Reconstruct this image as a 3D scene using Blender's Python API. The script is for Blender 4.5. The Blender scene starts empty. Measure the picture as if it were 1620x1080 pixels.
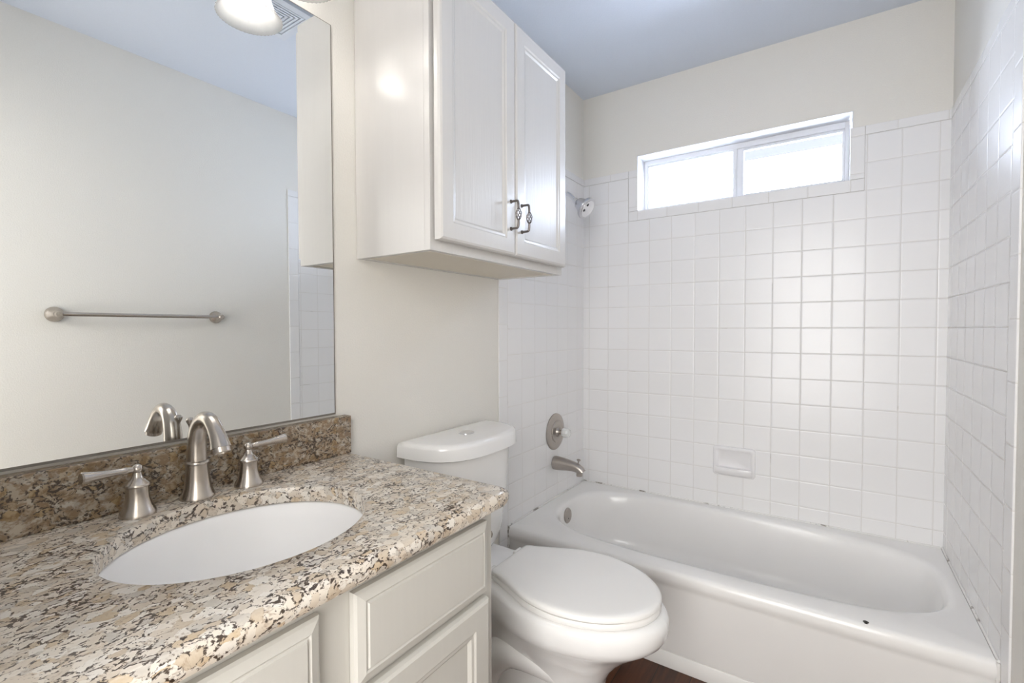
import bpy, bmesh, math, random
from mathutils import Vector, Matrix

scene = bpy.context.scene
col = scene.collection
PI = math.pi

# ------------------------------------------------------------------ camera, world, lights, exposure
cam_data = bpy.data.cameras.new('camera')
cam_data.sensor_fit = 'HORIZONTAL'
cam_data.sensor_width = 36.0
cam_data.lens = 753.81 / 1620 * 36.0
cam_data.clip_start = 0.01
cam = bpy.data.objects.new('camera', cam_data)
col.objects.link(cam)
yaw, pitch, roll = 0.5912, -0.0254, -0.0027
fw = Vector((-math.sin(yaw) * math.cos(pitch), math.cos(yaw) * math.cos(pitch), math.sin(pitch)))
rt = Vector((math.cos(yaw), math.sin(yaw), 0))
up = rt.cross(fw)
rt2 = math.cos(roll) * rt + math.sin(roll) * up
up2 = -math.sin(roll) * rt + math.cos(roll) * up
m = Matrix((rt2, up2, -fw)).transposed().to_4x4()
m.translation = Vector((1.1442, -2.4143, 1.1905))
cam.matrix_world = m
scene.camera = cam

world = bpy.data.worlds.new('sky')
scene.world = world
world.use_nodes = True
bgn = world.node_tree.nodes['Background']
bgn.inputs['Color'].default_value = (0.74, 0.82, 1.0, 1)
bgn.inputs['Strength'].default_value = 16.5


def area(name, loc, rot, sx, sy, power, color, portal=False):
    l = bpy.data.lights.new(name, 'AREA')
    l.shape = 'RECTANGLE'
    l.size, l.size_y = sx, sy
    l.energy = power
    l.color = color
    o = bpy.data.objects.new(name, l)
    o.location = loc
    o.rotation_euler = rot
    col.objects.link(o)
    if portal:
        l.cycles.is_portal = True
    return o


# sky portal in the window opening; unseen fill lamp added behind the doorway
area('window_sky_portal', (0.753, 0.19, 1.94), (-PI / 2, 0, 0), 0.90, 0.30, 1, (1, 1, 1), portal=True)
area('doorway_fill', (0.98, -3.25, 1.25), (PI / 2 - 0.20, 0, 0), 1.30, 1.80, 24.0, (1.0, 0.985, 0.97))

vs = scene.view_settings
scene.display_settings.display_device = 'sRGB'
vs.view_transform = 'Standard'
vs.look = 'None'
vs.gamma = 1.0
vs.use_curve_mapping = False
vs.exposure = 1.36
cy = scene.cycles
cy.use_denoising = True
cy.max_bounces = 14
cy.diffuse_bounces = 8
cy.glossy_bounces = 8
cy.transmission_bounces = 10
cy.transparent_max_bounces = 12
cy.caustics_reflective = False
cy.caustics_refractive = False
cy.sample_clamp_indirect = 6.0
BULB = 14.0

# ------------------------------------------------------------------ materials


class NG:
    def __init__(s, name):
        s.mat = bpy.data.materials.new(name)
        s.mat.use_nodes = True
        s.nt = s.mat.node_tree
        s.p = s.nt.nodes['Principled BSDF']
        s.out = s.nt.nodes['Material Output']

    def n(s, t, **kw):
        nd = s.nt.nodes.new(t)
        for k, v in kw.items():
            setattr(nd, k, v)
        return nd

    def link(s, a, b):
        s.nt.links.new(a, b)

    def val(s, sock, v):
        if hasattr(v, 'is_output'):
            s.link(v, sock)
        else:
            sock.default_value = v

    def math(s, op, a, b=0.0, c=0.0):
        nd = s.n('ShaderNodeMath', operation=op)
        s.val(nd.inputs[0], a)
        s.val(nd.inputs[1], b)
        s.val(nd.inputs[2], c)
        return nd.outputs[0]

    def mix(s, fac, a, b):
        nd = s.n('ShaderNodeMix', data_type='RGBA')
        s.val(nd.inputs[0], fac)
        s.val(nd.inputs[6], a)
        s.val(nd.inputs[7], b)
        return nd.outputs[2]

    def ramp(s, fac, stops, interp='LINEAR'):
        nd = s.n('ShaderNodeValToRGB')
        nd.color_ramp.interpolation = interp
        el = nd.color_ramp.elements
        while len(el) < len(stops):
            el.new(0.5)
        for e, (p, c) in zip(el, stops):
            e.position = p
            e.color = c if len(c) == 4 else (*c, 1)
        s.link(fac, nd.inputs[0])
        return nd.outputs[0]

    def coords(s, scale=(1, 1, 1), loc=(0, 0, 0)):
        tc = s.n('ShaderNodeNewGeometry')
        mp = s.n('ShaderNodeMapping')
        mp.inputs['Scale'].default_value = scale
        mp.inputs['Location'].default_value = loc
        s.link(tc.outputs['Position'], mp.inputs['Vector'])
        return mp.outputs[0]

    def noise(s, vec, scale, detail=2, rough=0.5):
        nd = s.n('ShaderNodeTexNoise')
        s.link(vec, nd.inputs['Vector'])
        nd.inputs['Scale'].default_value = scale
        nd.inputs['Detail'].default_value = detail
        nd.inputs['Roughness'].default_value = rough
        return nd

    def bump(s, h, strength, dist=0.001, normal=None):
        nd = s.n('ShaderNodeBump')
        nd.inputs['Strength'].default_value = strength
        nd.inputs['Distance'].default_value = dist
        s.link(h, nd.inputs['Height'])
        if normal is not None:
            s.link(normal, nd.inputs['Normal'])
        s.link(nd.outputs[0], s.p.inputs['Normal'])
        return nd.outputs[0]


def C4(c):
    return (c[0], c[1], c[2], 1)


def plain(name, c, rough=0.5, metal=0.0, bump=0.0, bscale=300, spec=0.5, coat=0.0):
    g = NG(name)
    g.p.inputs['Base Color'].default_value = C4(c)
    g.p.inputs['Roughness'].default_value = rough
    g.p.inputs['Metallic'].default_value = metal
    g.p.inputs['Specular IOR Level'].default_value = spec
    g.p.inputs['Coat Weight'].default_value = coat
    g.p.inputs['Coat Roughness'].default_value = 0.05
    g.p.inputs['Specular IOR Level'].default_value = spec
    v = g.coords()
    nz = g.noise(v, bscale if bump else 6, 3)
    if bump:
        g.bump(nz.outputs['Fac'], bump, 0.002)
    # very slight tone variation that belongs to the surface
    f = g.math('MULTIPLY_ADD', nz.outputs['Fac'], 0.06, 0.97)
    hs = g.n('ShaderNodeHueSaturation')
    hs.inputs['Color'].default_value = C4(c)
    g.link(f, hs.inputs['Value'])
    g.link(hs.outputs[0], g.p.inputs['Base Color'])
    return g.mat


def brushed(name, c, rough=0.3):
    g = NG(name)
    g.p.inputs['Base Color'].default_value = C4(c)
    g.p.inputs['Metallic'].default_value = 1.0
    v = g.coords((30, 30, 900))
    nz = g.noise(v, 1.0, 4)
    r = g.math('MULTIPLY_ADD', nz.outputs['Fac'], 0.08, rough - 0.04)
    g.link(r, g.p.inputs['Roughness'])
    return g.mat


def tile_mat(name, axis, u0, pu, z0, pz, c=(0.79, 0.785, 0.785), grout=(0.66, 0.645, 0.625), flip=False):
    g = NG(name)
    geo = g.n('ShaderNodeNewGeometry')
    sep = g.n('ShaderNodeSeparateXYZ')
    g.link(geo.outputs['Position'], sep.inputs[0])
    u = sep.outputs[0 if axis == 'X' else 1]
    z = sep.outputs[2]

    def dist(s, o, p):
        t = g.math('DIVIDE', g.math('SUBTRACT', s, o - 50 * p), p)
        fr = g.math('FRACT', t)
        d = g.math('MINIMUM', fr, g.math('SUBTRACT', 1.0, fr))
        cell = g.math('FLOOR', t)
        return g.math('MULTIPLY', d, p), cell
    ds, cs = [], []
    for s, o, p in ((u, u0, pu), (z, z0, pz)):
        if p:
            d, cidx = dist(s, o, p)
            ds.append(d)
            cs.append(cidx)
    d = ds[0] if len(ds) == 1 else g.math('MINIMUM', ds[0], ds[1])
    mr = g.n('ShaderNodeMapRange')
    g.link(d, mr.inputs[0])
    mr.inputs[1].default_value = 0.0009
    mr.inputs[2].default_value = 0.0019
    face = mr.outputs[0]
    pl = g.n('ShaderNodeMapRange', interpolation_type='SMOOTHSTEP')
    g.link(d, pl.inputs[0])
    pl.inputs[1].default_value = 0.0006
    pl.inputs[2].default_value = 0.0055
    # a small tilt and tone of each tile
    cv = g.n('ShaderNodeCombineXYZ')
    g.link(cs[0], cv.inputs[0])
    if len(cs) > 1:
        g.link(cs[1], cv.inputs[1])
    wn = g.n('ShaderNodeTexWhiteNoise')
    g.link(cv.outputs[0], wn.inputs['Vector'])
    tone = g.math('MULTIPLY_ADD', wn.outputs['Value'], 0.025, 0.9875)
    hs = g.n('ShaderNodeHueSaturation')
    hs.inputs['Color'].default_value = C4(c)
    g.link(tone, hs.inputs['Value'])
    # grout is stained darker in places
    nz = g.noise(g.coords(), 9, 4, 0.65)
    gm = g.ramp(nz.outputs['Fac'], [(0.0, grout), (0.62, grout), (0.76, (0.44, 0.42, 0.39))])
    base = g.mix(face, gm, hs.outputs[0])
    g.link(base, g.p.inputs['Base Color'])
    rr = g.math('MULTIPLY_ADD', face, -0.54, 0.80)
    g.link(rr, g.p.inputs['Roughness'])
    wav = g.noise(g.coords(), 14, 1)
    h = g.math('MULTIPLY_ADD', wav.outputs['Fac'], 0.25, pl.outputs[0])
    g.bump(h, 0.5, 0.0013)
    return g.mat


def granite_mat(name, value, sat, brown):
    g = NG(name)
    base = g.coords((1.0, 0.75, 1.0))
    nzd = g.noise(base, 40, 3)
    vm = g.n('ShaderNodeVectorMath', operation='MULTIPLY_ADD')
    g.link(nzd.outputs['Color'], vm.inputs[0])
    vm.inputs[1].default_value = (0.022, 0.022, 0.022)
    g.link(base, vm.inputs[2])
    vec = vm.outputs[0]
    vo = g.n('ShaderNodeTexVoronoi')
    g.link(vec, vo.inputs['Vector'])
    vo.inputs['Scale'].default_value = 78
    sepc = g.n('ShaderNodeSeparateColor')
    g.link(vo.outputs['Color'], sepc.inputs[0])
    blobs = g.ramp(sepc.outputs[0], [
        (0.0, (0.50, 0.43, 0.35)), (0.14, (0.68, 0.62, 0.54)), (0.36, (0.46, 0.36, 0.25)),
        (0.46, (0.60, 0.51, 0.41)), (0.62, (0.72, 0.685, 0.63)), (0.78, (0.47, 0.44, 0.40)),
        (0.92, (0.50, 0.36, 0.20))], 'CONSTANT')
    fine = g.noise(vec, 210, 3, 0.65)
    c1 = g.mix(g.math('MULTIPLY', fine.outputs['Fac'], 0.75), blobs, (0.62, 0.55, 0.45, 1))
    # brown zones
    bz = g.noise(vec, 95, 4, 0.65)
    bf = g.ramp(bz.outputs['Fac'], [(brown, (0, 0, 0)), (brown + 0.14, (0.75, 0.75, 0.75))])
    c2 = g.mix(bf, c1, (0.24, 0.15, 0.08, 1))
    # dark mica flecks clustered between the crystals
    dk = g.noise(vec, 230, 4, 0.65)
    cl = g.noise(vec, 30, 2)
    edge = g.n('ShaderNodeTexVoronoi', feature='DISTANCE_TO_EDGE')
    g.link(vec, edge.inputs['Vector'])
    edge.inputs['Scale'].default_value = 78
    near = g.math('MULTIPLY', g.math('SUBTRACT', 0.20, edge.outputs['Distance']), 0.62)
    s = g.math('ADD', g.math('ADD', dk.outputs['Fac'], near), g.math('MULTIPLY', g.math('SUBTRACT', cl.outputs['Fac'], 0.5), 0.42))
    df = g.ramp(s, [(0.60, (0, 0, 0)), (0.66, (1, 1, 1))])
    dark = g.mix(fine.outputs['Fac'], (0.012, 0.009, 0.007, 1), (0.085, 0.05, 0.028, 1))
    c3 = g.mix(df, c2, dark)
    hs = g.n('ShaderNodeHueSaturation')
    hs.inputs['Value'].default_value = value
    hs.inputs['Saturation'].default_value = sat
    g.link(c3, hs.inputs['Color'])
    g.link(hs.outputs[0], g.p.inputs['Base Color'])
    g.p.inputs['Roughness'].default_value = 0.28
    g.p.inputs['IOR'].default_value = 1.75
    return g.mat


def wood_floor_mat():
    g = NG('dark_wood_planks')
    geo = g.n('ShaderNodeNewGeometry')
    sep = g.n('ShaderNodeSeparateXYZ')
    g.link(geo.outputs['Position'], sep.inputs[0])
    p = 0.11
    t = g.math('DIVIDE', g.math('ADD', sep.outputs[0], 10.02), p)
    cell = g.math('FLOOR', t)
    fr = g.math('FRACT', t)
    wn = g.n('ShaderNodeTexWhiteNoise', noise_dimensions='1D')
    g.link(cell, wn.inputs['W'])
    vec = g.coords((22, 1.6, 1))
    add = g.n('ShaderNodeVectorMath', operation='ADD')
    g.link(vec, add.inputs[0])
    g.link(wn.outputs['Color'], add.inputs[1])
    gr = g.noise(add.outputs[0], 3.0, 5, 0.6)
    cr = g.ramp(gr.outputs['Fac'], [(0.3, (0.040, 0.011, 0.004)), (0.55, (0.088, 0.026, 0.008)), (0.8, (0.15, 0.05, 0.014))])
    hs = g.n('ShaderNodeHueSaturation')
    g.link(cr, hs.inputs['Color'])
    g.link(g.math('MULTIPLY_ADD', wn.outputs['Value'], 0.9, 0.6), hs.inputs['Value'])
    gap = g.math('MINIMUM', fr, g.math('SUBTRACT', 1.0, fr))
    gm = g.math('GREATER_THAN', gap, 0.012)
    g.link(g.mix(gm, (0.01, 0.004, 0.002, 1), hs.outputs[0]), g.p.inputs['Base Color'])
    g.p.inputs['Roughness'].default_value = 0.38
    return g.mat


def cabinet_mat(name, c, grain=0.0, rough=0.36):
    g = NG(name)
    g.p.inputs['Base Color'].default_value = C4(c)
    g.p.inputs['Roughness'].default_value = rough
    v = g.coords((40, 40, 2.2))
    nz = g.noise(v, 2.4, 4, 0.6)
    f = g.math('MULTIPLY_ADD', nz.outputs['Fac'], 0.05, 0.975)
    hs = g.n('ShaderNodeHueSaturation')
    hs.inputs['Color'].default_value = C4(c)
    g.link(f, hs.inputs['Value'])
    g.link(hs.outputs[0], g.p.inputs['Base Color'])
    if grain:
        g.bump(nz.outputs['Fac'], grain, 0.002)
    return g.mat


def caulk_mat():
    g = NG('stained_caulk')
    nz = g.noise(g.coords((4, 4, 4)), 1.6, 5, 0.72)
    c = g.ramp(nz.outputs['Fac'], [(0.0, (0.74, 0.73, 0.71)), (0.55, (0.74, 0.73, 0.71)), (0.60, (0.30, 0.28, 0.25)), (0.74, (0.08, 0.07, 0.06))])
    g.link(c, g.p.inputs['Base Color'])
    g.p.inputs['Roughness'].default_value = 0.6
    return g.mat


def pane_mat(name, frost):
    g = NG(name)
    nt = g.nt
    tr = g.n('ShaderNodeBsdfTransparent')
    tr.inputs[0].default_value = (0.96, 0.98, 0.99, 1)
    gl = g.n('ShaderNodeBsdfGlossy')
    gl.inputs['Roughness'].default_value = 0.02
    fr = g.n('ShaderNodeFresnel')
    fr.inputs[0].default_value = 1.45
    mx = g.n('ShaderNodeMixShader')
    base = tr.outputs[0]
    if frost:
        tl = g.n('ShaderNodeBsdfTranslucent')
        tl.inputs[0].default_value = (0.95, 0.97, 0.98, 1)
        nz = g.noise(g.coords(), 60, 2)
        m2 = g.n('ShaderNodeMixShader')
        g.link(g.math('MULTIPLY_ADD', nz.outputs['Fac'], 0.2, frost - 0.1), m2.inputs[0])
        g.link(tr.outputs[0], m2.inputs[1])
        g.link(tl.outputs[0], m2.inputs[2])
        base = m2.outputs[0]
    g.link(fr.outputs[0], mx.inputs[0])
    g.link(base, mx.inputs[1])
    g.link(gl.outputs[0], mx.inputs[2])
    g.link(mx.outputs[0], g.out.inputs[0])
    return g.mat


def shade_mat():
    g = NG('frosted_ribbed_glass')
    tr = g.n('ShaderNodeBsdfTransparent')
    tl = g.n('ShaderNodeBsdfTranslucent')
    tl.inputs[0].default_value = (0.55, 0.55, 0.55, 1)
    df = g.n('ShaderNodeBsdfPrincipled')
    df.inputs['Base Color'].default_value = (0.24, 0.235, 0.23, 1)
    df.inputs['Roughness'].default_value = 0.6
    a = g.n('ShaderNodeMixShader')
    a.inputs[0].default_value = 0.5
    g.link(tl.outputs[0], a.inputs[1])
    g.link(df.outputs[0], a.inputs[2])
    b = g.n('ShaderNodeMixShader')
    nz = g.noise(g.coords(), 40, 2)
    g.link(g.math('MULTIPLY_ADD', nz.outputs['Fac'], 0.1, 0.50), b.inputs[0])
    g.link(tr.outputs[0], b.inputs[1])
    g.link(a.outputs[0], b.inputs[2])
    g.link(b.outputs[0], g.out.inputs[0])
    return g.mat


def bulb_mat():
    g = NG('lit_bulb')
    e = g.n('ShaderNodeEmission')
    e.inputs[0].default_value = (1.0, 0.95, 0.89, 1)
    e.inputs[1].default_value = BULB
    g.link(e.outputs[0], g.out.inputs[0])
    return g.mat


def mirror_mat():
    g = NG('mirror_silver')
    g.p.inputs['Base Color'].default_value = (0.90, 0.915, 0.91, 1)
    g.p.inputs['Metallic'].default_value = 1.0
    g.p.inputs['Roughness'].default_value = 0.0
    return g.mat


M = dict(
    wall=plain('wall_paint', (0.735, 0.715, 0.668), 0.55, bump=0.35, bscale=210),
    ceiling=plain('ceiling_paint', (0.63, 0.68, 0.765), 0.7, bump=0.2, bscale=160),
    trim=plain('white_trim_paint', (0.80, 0.79, 0.77), 0.4),
    reveal=plain('white_reveal_paint', (0.70, 0.70, 0.71), 0.5),
    floor=wood_floor_mat(),
    tile_back=tile_mat('tile_back', 'X', 0.0365, 0.1107, 0.4144, 0.1112),
    tile_left=tile_mat('tile_left', 'Y', -0.7476, 0.1107, 0.4144, 0.1112),
    tile_right=tile_mat('tile_right', 'Y', -0.7490, 0.1130, 0.4144, 0.1112),
    trim_back=tile_mat('tile_trim_back', 'X', 0.307, 0.149, 0, 0),
    trim_y=tile_mat('tile_trim_side', 'Y', 0.0, 0.152, 0, 0),
    trim_z=tile_mat('tile_trim_upright', 'Y', 0, 0, 0.30, 0.152),
    granite=granite_mat('granite_cream', 1.04, 0.98, 0.57),
    granite_brown_shaded=granite_mat('granite_brown_shaded', 0.66, 1.3, 0.42),  # browner stone for the backsplash, with its shade put into the darker value
    white_cab=cabinet_mat('cabinet_white_paint', (0.62, 0.605, 0.585), rough=0.27),
    white_grain=cabinet_mat('cabinet_grained_panel', (0.60, 0.585, 0.565), grain=0.35, rough=0.38),
    vanity=cabinet_mat('vanity_cream_paint', (0.55, 0.535, 0.495), rough=0.42),
    raw_wood=cabinet_mat('cabinet_underside', (0.66, 0.61, 0.52), rough=0.5),
    porcelain=plain('white_porcelain', (0.83, 0.825, 0.815), 0.10, coat=0.3),
    plastic=plain('white_seat_plastic', (0.83, 0.82, 0.80), 0.22),
    sink=plain('white_sink_china', (0.86, 0.855, 0.85), 0.5),
    enamel=plain('white_tub_enamel', (0.80, 0.79, 0.775), 0.18),
    dish=plain('glazed_dish', (0.78, 0.77, 0.775), 0.12),
    caulk=caulk_mat(),
    nickel=brushed('brushed_nickel', (0.52, 0.475, 0.43), 0.25),
    worn=brushed('worn_nickel', (0.46, 0.42, 0.385), 0.36),
    pewter=plain('antique_pewter', (0.20, 0.18, 0.17), 0.32, 1.0),
    chrome=plain('chrome', (0.80, 0.80, 0.82), 0.08, 1.0),
    satin=plain('satin_chrome', (0.62, 0.62, 0.65), 0.2, 1.0),
    dark=plain('dark_recess', (0.02, 0.018, 0.016), 0.6),
    acrylic=plain('clear_acrylic_knob', (0.72, 0.72, 0.71), 0.12, coat=0.6),
    alu=plain('window_aluminium', (0.78, 0.79, 0.82), 0.35, 0.0),
    pane=pane_mat('clear_pane', 0.0),
    frost=pane_mat('frosted_pane', 0.55),
    shade=shade_mat(),
    bulb=bulb_mat(),
    mirror=mirror_mat(),
    edge=plain('mirror_edge', (0.20, 0.18, 0.16), 0.4),
    eave=plain('eave_boards', (0.036, 0.034, 0.036), 0.9, spec=0.0),
    vent=plain('vent_plastic', (0.64, 0.68, 0.75), 0.5),
    stone=plain('outside_wall_render', (0.5, 0.5, 0.48), 0.8),
)

# ------------------------------------------------------------------ geometry helpers
OFF = {}


def obj(name, bm, mat, parent=None, smooth=True, flat_angle=35, **props):
    off = OFF.get(parent.name, Vector()) if parent else Vector()
    bmesh.ops.recalc_face_normals(bm, faces=bm.faces)
    if off.length:
        bmesh.ops.translate(bm, verts=bm.verts, vec=-off)
    me = bpy.data.meshes.new(name)
    bm.to_mesh(me)
    bm.free()
    me.materials.append(mat)
    if smooth:
        try:
            me.shade_smooth()
            me.set_sharp_from_angle(angle=math.radians(flat_angle))
        except Exception:
            pass
    o = bpy.data.objects.new(name, me)
    col.objects.link(o)
    if parent:
        o.parent = parent
        OFF[o.name] = off
    for k, v in props.items():
        o[k] = v
    return o


def thing(name, loc, label, cat, group=None):
    o = bpy.data.objects.new(name, None)
    o.empty_display_size = 0.05
    o.location = loc
    col.objects.link(o)
    OFF[o.name] = Vector(loc)
    o['label'] = label
    o['category'] = cat
    if group:
        o['group'] = group
    return o


def tag(o, label, cat, group=None):
    o['label'] = label
    o['category'] = cat
    if group:
        o['group'] = group
    return o


def BM():
    return bmesh.new()


def box(bm, x0, x1, y0, y1, z0, z1, bev=0.0, seg=2):
    vs_ = [bm.verts.new((x, y, z)) for x in (x0, x1) for y in (y0, y1) for z in (z0, z1)]
    q = [(0, 1, 3, 2), (4, 6, 7, 5), (0, 4, 5, 1), (2, 3, 7, 6), (0, 2, 6, 4), (1, 5, 7, 3)]
    fs = [bm.faces.new([vs_[i] for i in f]) for f in q]
    if bev:
        es = {e for f in fs for e in f.edges}
        bmesh.ops.bevel(bm, geom=list(es), offset=bev, segments=seg, affect='EDGES', profile=0.5)
    return bm


def loft(bm, rings, cap0=True, cap1=True, closed=True):
    vr = [[bm.verts.new(p) for p in r] for r in rings]
    n = len(vr[0])
    for a, b in zip(vr[:-1], vr[1:]):
        for i in range(n if closed else n - 1):
            j = (i + 1) % n
            bm.faces.new((a[i], a[j], b[j], b[i]))
    if cap0:
        bm.faces.new(vr[0][::-1])
    if cap1:
        bm.faces.new(vr[-1])
    return vr


def lathe(bm, prof, origin=(0, 0, 0), axis=(0, 0, 1), n=40, cap0=True, cap1=True, rib=None):
    ax = Vector(axis).normalized()
    t = Vector((0, 0, 1)) if abs(ax.z) < 0.9 else Vector((1, 0, 0))
    u = ax.cross(t).normalized()
    v = ax.cross(u)
    o = Vector(origin)
    rings = []
    for r, h in prof:
        ring = []
        for i in range(n):
            a = 2 * PI * i / n
            rr = r * (1 + (rib if (rib and i % 2) else 0))
            ring.append(o + ax * h + u * (rr * math.cos(a)) + v * (rr * math.sin(a)))
        rings.append(ring)
    loft(bm, rings, cap0, cap1)
    return bm


def tube(bm, pts, rad, n=20, caps=True):
    pts = [Vector(p) for p in pts]
    if not isinstance(rad, (list, tuple)):
        rad = [rad] * len(pts)
    rings = []
    prev = None
    for i, p in enumerate(pts):
        d = (pts[min(i + 1, len(pts) - 1)] - pts[max(i - 1, 0)]).normalized()
        if prev is None:
            t = Vector((0, 1, 0)) if abs(d.y) < 0.9 else Vector((1, 0, 0))
            u = d.cross(t).normalized()
        else:
            u = (prev - d * prev.dot(d)).normalized()
        prev = u
        v = d.cross(u)
        rings.append([p + (u * math.cos(2 * PI * k / n) + v * math.sin(2 * PI * k / n)) * rad[i] for k in range(n)])
    loft(bm, rings, caps, caps)
    return bm


def spline(pts, per=8):
    """Catmull-Rom through points (tuples of any length)."""
    P = [pts[0]] + list(pts) + [pts[-1]]
    out = []
    for i in range(1, len(P) - 2):
        for k in range(per):
            t = k / per
            out.append(tuple(0.5 * ((2 * b) + (-a + c) * t + (2 * a - 5 * b + 4 * c - d) * t * t + (-a + 3 * b - 3 * c + d) * t ** 3)
                             for a, b, c, d in zip(P[i - 1], P[i], P[i + 1], P[i + 2])))
    out.append(tuple(pts[-1]))
    return out


def sphere(bm, c, r, n=24):
    prof = [(max(1e-4, r * math.sin(PI * i / 14)), -r * math.cos(PI * i / 14)) for i in range(15)]
    lathe(bm, prof, c, (0, 0, 1), n)
    return bm


def panel_door(x, y0, y1, z0, z1, th, stile, recess=0.007, bead=0.012):
    """Frame of a recessed panel door whose front faces +x; returns frame bm and panel bm."""
    bm = BM()
    b = 0.005

    def rect(i, xx):
        return [(xx, y0 + i, z0 + i), (xx, y1 - i, z0 + i), (xx, y1 - i, z1 - i), (xx, y0 + i, z1 - i)]
    rings = [rect(0, x), rect(0, x + th - 2 * b), rect(b * 0.5, x + th - 0.6 * b), rect(b * 1.6, x + th),
             rect(stile - 0.004, x + th), rect(stile, x + th - 0.003), rect(stile + bead * 0.5, x + th - 0.0035),
             rect(stile + bead, x + th - recess), rect(stile + bead, x + 0.004)]
    loft(bm, rings, True, False)
    # close the frame's inner back
    pb = BM()
    i = stile + bead - 0.001
    box(pb, x + 0.003, x + th - recess, y0 + i, y1 - i, z0 + i, z1 - i)
    return bm, pb


# ------------------------------------------------------------------ setting
W, H = 1.51, 2.443
YF = -2.52          # inner face of the wall with the doorway


def struct(name, bm, mat, parent=None, smooth=False):
    o = obj(name, bm, mat, parent, smooth)
    if parent is None:
        o['kind'] = 'structure'
    return o


b = BM(); box(b, -0.12, W + 0.12, -4.3, 0.15, -0.06, 0.0); struct('floor', b, M['floor'])
b = BM(); box(b, -0.12, W + 0.12, YF - 0.12, 0.15, H, H + 0.06); struct('ceiling', b, M['ceiling'])
b = BM(); box(b, -0.12, 0.0, YF - 0.12, 0.0, 0.0, H); wall_left = struct('wall_left', b, M['wall'])
b = BM(); box(b, W, W + 0.12, YF - 0.12, 0.0, 0.0, H); wall_right = struct('wall_right', b, M['wall'])
# back wall with the window opening
wx0, wx1, wz0, wz1 = 0.300, 1.2075, 1.790, 2.079
b = BM()
box(b, -0.12, wx0, 0.0, 0.15, 0.0, H)
box(b, wx1, W + 0.12, 0.0, 0.15, 0.0, H)
box(b, wx0, wx1, 0.0, 0.15, 0.0, wz0)
box(b, wx0, wx1, 0.0, 0.15, wz1, H)
wall_back = struct('wall_back', b, M['wall'])
b = BM()
T0, T1 = 0.3475, 1.9715
# white painted head and upper sides of the reveal
box(b, wx0, wx1, 0.001, 0.14, wz1 - 0.002, wz1 + 0.001)
box(b, wx0 - 0.001, wx0 + 0.004, 0.001, 0.14, 2.008, wz1)
box(b, wx1 - 0.003, wx1 + 0.001, 0.001, 0.14, 2.008, wz1)
struct('window_reveal', b, M['reveal'], wall_back)

e = 0.0                       # tile faces lie on the planes x=0, y=0, x=W
d = 0.004                     # thickness standing proud of the paint
bx0, bx1, bz0 = 0.258, 1.2475, 1.7488   # inner edge of the field around the window
b = BM()
box(b, 0.0, W, -d, 0.0, T0, bz0)
box(b, 0.0, bx0, -d, 0.0, bz0, T1)
box(b, bx1, W, -d, 0.0, bz0, T1)
struct('tile_field', b, M['tile_back'], wall_back)
b = BM()
box(b, 0.0, bx0, -d - 0.001, 0.0, T1 + 0.001, 2.008, 0.0015)
box(b, bx1, W, -d - 0.001, 0.0, T1 + 0.001, 2.008, 0.0015)
box(b, bx0 + 0.001, bx1 - 0.001, -d - 0.001, 0.13, bz0 + 0.001, wz0 + 0.008, 0.0015)
struct('tile_trim', b, M['trim_back'], wall_back)
b = BM()
box(b, bx0 + 0.001, wx0 + 0.007, -d - 0.001, 0.13, wz0 + 0.009, 2.008, 0.0015)
box(b, wx1 - 0.0098, bx1 - 0.001, -d - 0.001, 0.13, wz0 + 0.009, 2.008, 0.0015)
struct('tile_trim', b, M['trim_z'], wall_back)

# left (shower head) wall tile
b = BM(); box(b, 0.0, d, -0.7515, -d, T0, T1); struct('tile_field', b, M['tile_left'], wall_left)
b = BM(); box(b, 0.0, d + 0.001, -0.8125, -d, T1 + 0.001, 2.008, 0.0015); struct('tile_trim', b, M['trim_y'], wall_left)
b = BM(); box(b, 0.0, d + 0.001, -0.8125, -0.7525, 0.0, T1, 0.0015); struct('tile_trim', b, M['trim_z'], wall_left)
# right wall tile
b = BM(); box(b, W - d, W, -0.7615, -d, T0, T1); struct('tile_field', b, M['tile_right'], wall_right)
b = BM(); box(b, W - d - 0.001, W, -0.8215, -d, T1 + 0.001, 2.008, 0.0015); struct('tile_trim', b, M['trim_y'], wall_right)
b = BM(); box(b, W - d - 0.001, W, -0.8215, -0.7625, 0.0, T1, 0.0015); struct('tile_trim', b, M['trim_z'], wall_right)

# wall behind the camera with a doorway and the start of the next room
dx0, dx1, dz = 0.62, 1.40, 2.04
b = BM()
box(b, -0.12, dx0, YF - 0.12, YF, 0, H)
box(b, dx1, W + 0.12, YF - 0.12, YF, 0, H)
box(b, dx0, dx1, YF - 0.12, YF, dz, H)
struct('wall_front', b, M['wall'])
b = BM()
box(b, dx0 - 0.06, dx0, YF, YF + 0.015, 0, dz + 0.06, 0.004)
box(b, dx1, dx1 + 0.06, YF, YF + 0.015, 0, dz + 0.06, 0.004)
box(b, dx0, dx1, YF, YF + 0.015, dz, dz + 0.06, 0.004)
struct('trim_1', b, M['trim'])
b = BM()
box(b, -0.12, W + 0.12, -4.36, -4.3, 0, H)
box(b, -0.18, -0.12, -4.3, YF - 0.12, 0, H)
box(b, W + 0.12, W + 0.18, -4.3, YF - 0.12, 0, H)
struct('wall_hall', b, M['wall'])
b = BM(); box(b, -0.12, W + 0.12, -4.3, YF - 0.12, H, H + 0.06); struct('ceiling_hall', b, M['ceiling'])
# baseboard on the right wall
b = BM(); box(b, W - 0.014, W, YF, -0.823, 0.0, 0.085, 0.004); struct('baseboard_right', b, M['trim'])

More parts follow.
